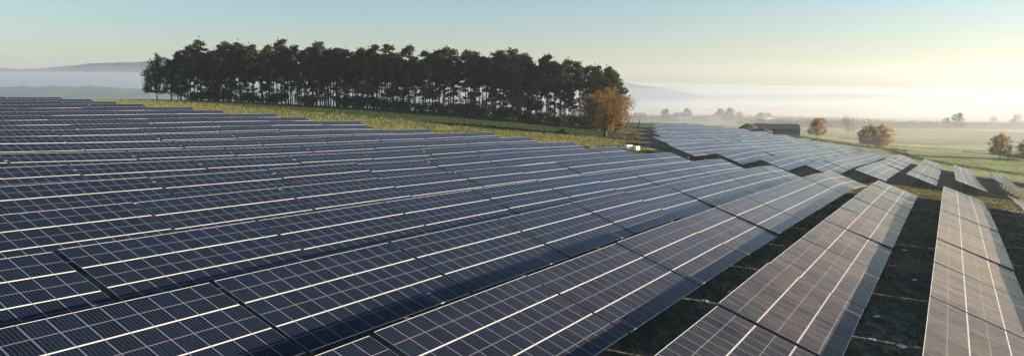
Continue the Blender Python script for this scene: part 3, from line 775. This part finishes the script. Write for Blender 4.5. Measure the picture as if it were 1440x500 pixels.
# puddles in the wheel tracks of the aisles
M_water = simple_mat('puddle_water', (.30, .34, .38), .06, var=.1, scale=1, spec=1.0)
PUD = [(22.09, 42.06, .24), (20.72, 42.85, .17), (23.46, 47.86, .16), (32.12, 59.85, .15), (37.73, 72.42, .17), (12.21, 47.51, .22), (11.51, 45.93, .16), (14.72, 50.48, .15), (46.23, 69.81, .15), (36.01, 90.05, .17)]
for i, (x, y, r0) in enumerate(PUD):
    n = 14; rr = r0 * (1 + .25 * rng.normal(size=n)).clip(.5, 1.5); a = np.arange(n) * 6.283 / n
    z = gz(x, y) + float(relief(np.array([x]), np.array([y]))[0]) + .05
    V = np.stack([x + rr * np.cos(a) * 1.2, y + rr * np.sin(a), np.full(n, z)], 1); V2_ = V.copy(); V2_[:, 2] -= .3
    F = [tuple(range(n))] + [(k_, k_ + n, (k_ + 1) % n + n, (k_ + 1) % n) for k_ in range(n)]
    tag(obj('puddle', mesh_np('puddle', np.concatenate([V, V2_]), F, [M_water])), kind='structure')

# ------------------------------------------------------------------ beyond the far block: barn, village, trees
M_barnwall = simple_mat('barn_boards', (.06, .055, .05), .85, var=.3, scale=1.2)
M_barnroof = simple_mat('barn_roof', (.045, .05, .055), .8, var=.25, scale=.6)
M_render = simple_mat('white_render', (.74, .72, .68), .85, var=.08, scale=.6)
M_brick = simple_mat('brick_wall', (.27, .16, .11), .85, var=.25, scale=1.5)
M_tile = simple_mat('roof_tiles', (.13, .085, .07), .85, var=.3, scale=1.0)
M_slate = simple_mat('slate_roof', (.075, .075, .085), .75, var=.25, scale=1.0)
M_pane = simple_mat('window_glass', (.02, .025, .03), .1, var=.1, scale=1)
M_door = simple_mat('door_paint', (.10, .07, .05), .6, var=.2, scale=1)
def gable(w, d, h, over=.35, z0=0., t=.12):
    mb = MB(); W, D = w / 2 + over, d / 2 + over; dz = -over * h / (d / 2)
    mb.poly([(-W, -D, z0 + dz), (W, -D, z0 + dz), (W, 0, z0 + h), (-W, 0, z0 + h), (-W, D, z0 + dz), (W, D, z0 + dz),
             (-W, -D, z0 + dz + t), (W, -D, z0 + dz + t), (W, 0, z0 + h + t), (-W, 0, z0 + h + t), (-W, D, z0 + dz + t), (W, D, z0 + dz + t)],
            [(0, 3, 2, 1), (3, 4, 5, 2), (6, 7, 8, 9), (9, 8, 11, 10), (0, 1, 7, 6), (4, 10, 11, 5), (0, 6, 9, 3), (3, 9, 10, 4), (1, 2, 8, 7), (2, 5, 11, 8)])
    return mb
def walls(w, d, h, rise):
    a, b = w / 2, d / 2
    return MB().poly([(-a, -b, -1.5), (a, -b, -1.5), (a, b, -1.5), (-a, b, -1.5), (-a, -b, h), (a, -b, h), (a, b, h), (-a, b, h), (-a, 0, h + rise), (a, 0, h + rise)],
                     [(0, 1, 5, 4), (2, 3, 7, 6), (1, 2, 6, 9, 5), (3, 0, 4, 8, 7), (0, 3, 2, 1)])
def house(x, y, w, d, h, rise, rz, mw, mr_, label, nwin=3, chim=True, name='house', cat='house', group='village houses in the haze'):
    root = obj(name, None, loc=(x, y, gz(x, y)), rotz=rz)
    obj('wall', walls(w, d, h, rise).mesh('wall', [mw]), root)
    rf = obj('roof', gable(w, d, rise, z0=h + .003).mesh('roof', [mr_]), root)
    if chim: obj('chimney', MB().box((w * .25, 0, h + rise + .3), (.7, .6, 1.6)).mesh('chimney', [M_brick]), rf)
    for fl in range(max(1, int(h // 2.6))):
        for i in range(nwin):
            wx = (i - (nwin - 1) / 2) * w / (nwin + .4); wz = 1.5 + fl * 2.7
            if fl == 0 and i == 1: continue
            wi = obj('window', MB().box((wx, -d / 2 - .02, wz), (1.2, .10, 1.4)).mesh('window', [M_render]), root)
            obj('pane', MB().box((wx, -d / 2 - .06, wz), (1.0, .08, 1.2)).mesh('pane', [M_pane]), wi)
    obj('door', MB().box((0, -d / 2 - .03, 1.0), (1.1, .1, 2.1)).mesh('door', [M_door]), root)
    return tag(root, label, cat, group)
# long dark barn
bz = gz(144, 418)
barn = obj('barn', None, loc=(143.5, 418, bz + .2), rotz=-.16)
obj('wall', walls(23, 12, 3.0, 2.3).mesh('wall', [M_barnwall]), barn)
obj('roof', gable(23, 12, 2.3, z0=3.003).mesh('roof', [M_barnroof]), barn)
for s in (-6, 0, 6): obj('door', MB().box((s, -6.04, 1.2), (3.6, .1, 2.6)).mesh('door', [M_barnroof]), barn)
tag(barn, 'long low dark barn with a pitched roof beyond the panels', 'barn')
M_heap = simple_mat('earth_heap', (.075, .065, .055), .95, var=.35, scale=.7, bump=.4)
def heap(x, y, w, d, h, label, seed):
    r = np.random.default_rng(seed); V, F = [], []; n, m = 28, 9
    for j in range(m):
        t = j / (m - 1)
        for i in range(n):
            a = 6.283 * i / n; rad = (1 - t) * (1 + .10 * math.sin(3 * a + seed) + .05 * r.normal())
            V.append((math.cos(a) * rad * w / 2, math.sin(a) * rad * d / 2, h * (math.sin(t * 1.57)) * (1 + .04 * r.normal()) - .3))
    for j in range(m - 1):
        for i in range(n): F.append((j * n + i, j * n + (i + 1) % n, (j + 1) * n + (i + 1) % n, (j + 1) * n + i))
    return tag(obj('earth_heap', mesh_np('earth_heap', V, F, [M_heap], smooth=True), loc=(x, y, gz(x, y))), label, 'heap')
heap(124, 404, 15, 9, 4.6, 'dark rounded earth heap left of the long barn', 3)
heap(131, 402, 13, 8, 3.4, 'lower earth heap in front of the left barn end', 4)
for i, a in enumerate([(165, 800, 15, 9, 3.4, 3.4, .1, M_brick, M_slate, 'long house with slate roof at the left of the village'),
                       (172, 770, 12, 8, 5.2, 2.6, .15, M_render, M_slate, 'wide white house in the village left of centre'),
                       (203, 765, 8, 8, 5.4, 3.2, 1.45, M_render, M_tile, 'white gabled house in the village left of the heap'),
                       (140, 840, 12, 9, 4.5, 3.6, .3, M_brick, M_tile, 'leftmost brick house of the village beside the oak'),
                       (228, 820, 14, 9, 4.5, 3.6, -.1, M_brick, M_slate, 'brick house in haze behind the white gable'),
                       (262, 800, 14, 9, 5.0, 3.8, .2, M_render, M_tile, 'faint house in the haze behind the barn roof'),
                       (190, 870, 13, 9, 5.0, 3.8, 0, M_render, M_slate, 'faint house at the back of the village'),
                       (560, 820, 13, 9, 4.6, 3.6, .1, M_render, M_slate, 'faint farmhouse in haze near the right edge'),
                       (596, 830, 14, 9, 4.6, 3.8, -.2, M_render, M_tile, 'faint long farmhouse at the far right edge')]):
    house(*a)

FT = [branchy(601, 12, 12, 2.4, 4, 4, 5, .55, M_ochre, tr=.3, fill=36), branchy(607, 12, 12, 2.2, 4, 4, 4, .5, M_brownish, tr=.3, fill=22),
      branchy(613, 14, 13, 3.0, 4, 4, 4, .6, M_olive, tr=.3, fill=30), branchy(619, 14, 13, 3.5, 5, 3, 1, .4, M_ochre, tr=.3, bark=M_twig, zb=0)]
def ft(i, x, y, s, label, sz=None, name='field_tree', group=None):
    place_tree(name, FT[i], x, y, s, r_.uniform(0, 6.28), label, 'tree', group, sz)
ft(1, 170, 428, .92, 'brownish round tree right of the long barn')
ft(0, 186.5, 401, .95, 'left half of the ochre tree pair in the field', 1.0)
ft(0, 194.5, 403, 1.05, 'right half of the ochre tree pair in the field', 1.08)
ft(1, 190.5, 398, .6, 'small brown tree between the ochre tree pair')
ft(3, 178, 445, .7, 'thin bare tree just right of the barn tree')
ft(0, 224.5, 352, .86, 'pale ochre tree in the field at the right edge', 1.0)
ft(2, 236, 350, .7, 'dark green tree cut by the right edge')
place_bush('ochre_bush', bush_mesh(71, 6, 3.2, 900, M_ochre, .4), 229, 349, 1.1, 'low ochre bush at the foot of the right field tree')
place_bush('green_bush', BUSH[2], 234, 343, 1.2, 'low green bush at the right edge below the field tree')
for i, (x, y, k_, s, lab) in enumerate([(245, 560, 3, 1.0, 'hazy bare tree behind the barn tree'), (255, 575, 3, .85, 'second hazy bare tree behind the barn tree'),
        (238, 590, 2, .7, 'small hazy tree left of the hazy bare trees'), (222, 560, 2, .55, 'small hazy tree just above the barn'),
        (372, 640, 2, 1.0, 'hazy round tree on the skyline right of the ochre pair'), (362, 640, 2, .7, 'smaller hazy tree left of the skyline round tree'),
        (430, 690, 3, .95, 'hazy bare tree on the skyline near the right edge'), (462, 700, 3, 1.2, 'tall hazy bare tree second from the right edge'),
        (474, 700, 3, 1.15, 'tall hazy bare tree at the right edge of the skyline'), (450, 690, 2, .7, 'low hazy tree between the tall skyline trees'),
        (158, 790, 2, .9, 'dark hazy tree above the village left end'), (216, 800, 2, .95, 'hazy tree beside the white gabled house'),
        (223, 790, 2, 1.0, 'second hazy tree beside the white gabled house'), (185, 815, 2, .95, 'hazy tree behind the wide white house'),
        (236, 800, 0, .9, 'hazy brown tree at the village right end'), (252, 780, 2, .7, 'hazy tree left of the barn on the skyline')]):
    ft(k_, x, y, s, lab, name='hazy_tree', group='hazy trees in the distance')

# hedges and far tree lines: masses of leaves
def hedge(name, pts, w, h, per_m, size, mat, label, cat='hedge', kind='stuff'):
    P_ = []
    for (x0, y0), (x1, y1) in zip(pts[:-1], pts[1:]):
        L = math.hypot(x1 - x0, y1 - y0); n = int(L * per_m); t = rng.random(n)
        x = x0 + (x1 - x0) * t + rng.normal(size=n) * w * .3; y = y0 + (y1 - y0) * t + rng.normal(size=n) * w * .3
        hh = h * (.65 + .35 * vnoise(x, y, 11, 5) + .25 * vnoise(x, y, 4, 8)).clip(.15, 1.4)
        P_.append(np.stack([x, y, ground_z(x, y) + hh * rng.random(n) ** .7], 1))
    v, f = cards(np.concatenate(P_), size)
    return tag(obj(name, mesh_np(name, v, f, [mat])), label, cat, kind=kind)
M_hedge = leaf_mat('hedge_leaves', (.03, .045, .02), (.09, .085, .035), .3, .1)
M_drygr = leaf_mat('dry_verge', (.10, .085, .04), (.22, .16, .07), .3, .1)
hedge('hedge', [(112, 385), (150, 398), (186, 392), (196, 380)], 3.0, 1.9, 40, .45, M_hedge, 'dark hedge bank below the barn and heaps')
hedge('hedge', [(186, 378), (176, 335), (180, 300), (200, 262), (232, 222)], 5.0, 1.0, 34, .4, M_drygr, 'rough brown verge along the far edge of the panels')
hedge('hedge', [(205, 425), (250, 440), (300, 432), (330, 455)], 1.6, .9, 16, .4, M_hedge, 'thin dark hedge line crossing the green field')
hedge('hedge', [(246, 418), (250, 395), (247, 372), (240, 358)], 1.6, .8, 20, .4, M_hedge, 'thin curved ditch hedge leading to the right field tree')
hedge('hedge', [(205, 480), (300, 500), (420, 520)], 3, 1.2, 10, .5, M_hedge, 'hazy hedge line across the middle of the field')
hedge('tree_line', [(200, 640), (270, 650), (340, 660), (420, 690), (520, 720), (640, 740)], 26, 8.0, 80, .9, M_hedge, 'hazy dark tree line closing the fields on the right', 'tree line')
hedge('tree_line', [(80, 800), (150, 830), (230, 850), (300, 830), (380, 800)], 30, 8.0, 60, 1.0, M_hedge, 'hazy tree line behind the village roofs', 'tree line')

# ------------------------------------------------------------------ air: haze round everything, fog banks lying in the valley
def volume_mat(name, color, density, g):
    m, nt, out = new_mat(name)
    pv_ = nt.nodes.new('ShaderNodeVolumePrincipled')
    pv_.inputs['Color'].default_value = (*color, 1); pv_.inputs['Density'].default_value = density; pv_.inputs['Anisotropy'].default_value = g
    nt.links.new(pv_.outputs[0], out.inputs['Volume'])
    return m
zlo = float(gzv.min()) - 6
hz = MB().box((0, 850, (zlo + 92) / 2), (9400, 8000, 92 - zlo)).mesh('haze', [volume_mat('haze_air', (.74, .88, 1.0), HAZE, .4)])
tag(obj('haze', hz), 'thin pale morning haze filling the air', 'haze', kind='stuff')
def fog_bank(prof, y0, y1, zb, dens, label, g=.35, name='fog_bank', color=(.66, .70, .77)):
    xs = np.linspace(prof[0][0], prof[-1][0], 90); zt = np.interp(xs, [p[0] for p in prof], [p[1] for p in prof]) + 1.2 * vnoise(xs, 0 * xs, 330, 44)
    ym = (y0 + y1) / 2
    R = [(y0, zb, 0), (y0 * .98 + y1 * .02, -6, 1), (ym, 0, 1), (y1, -4, 1), (y1, zb, 0)]
    V = np.stack([np.stack([xs * (y / ym), np.full(90, y), (zt + dz if top else np.full(90, dz))], 1) for y, dz, top in R], 0)
    n, m = V.shape[:2]; ii = np.arange(n * m).reshape(n, m); F = []
    for j in range(n):
        for i in range(m - 1): F.append((ii[j, i], ii[(j + 1) % n, i], ii[(j + 1) % n, i + 1], ii[j, i + 1]))
    F.append(tuple(ii[::-1, 0])); F.append(tuple(ii[:, -1]))
    me = mesh_np(name, V.reshape(-1, 3), F, [volume_mat(name + '_air', color, dens, g)])
    bm = bmesh.new(); bm.from_mesh(me); bmesh.ops.recalc_face_normals(bm, faces=bm.faces); bm.to_mesh(me); bm.free()
    return tag(obj(name, me), label, 'fog', kind='stuff')
FB = 2020 / 1080
fog_bank([((x - 720) * FB, (118 - y) * FB) for x, y in [(-400, 100), (0, 99.5), (120, 100.5), (220, 101), (500, 107), (900, 115), (1100, 119), (1440, 125), (1800, 127)]],
         1900, 2120, -64.5, .0032, 'flat topped bank of white fog lying in the valley below the hill')
fog_bank([(-60, -40), (80, -24), (200, -19), (500, -20), (900, -22), (1500, -26)], 345, 1300, -66, .0017, 'pale mist lying over the village and the low fields', g=.45, color=(.80, .80, .82))
fog_bank([(-3400, 44), (-1000, 40), (-500, 20), (0, -6), (600, -14), (3400, -14)], 520, 2700, -67, .00036, 'thin blue air filling the valley beyond the wood', g=.35, name='valley_haze', color=(.70, .84, .97))
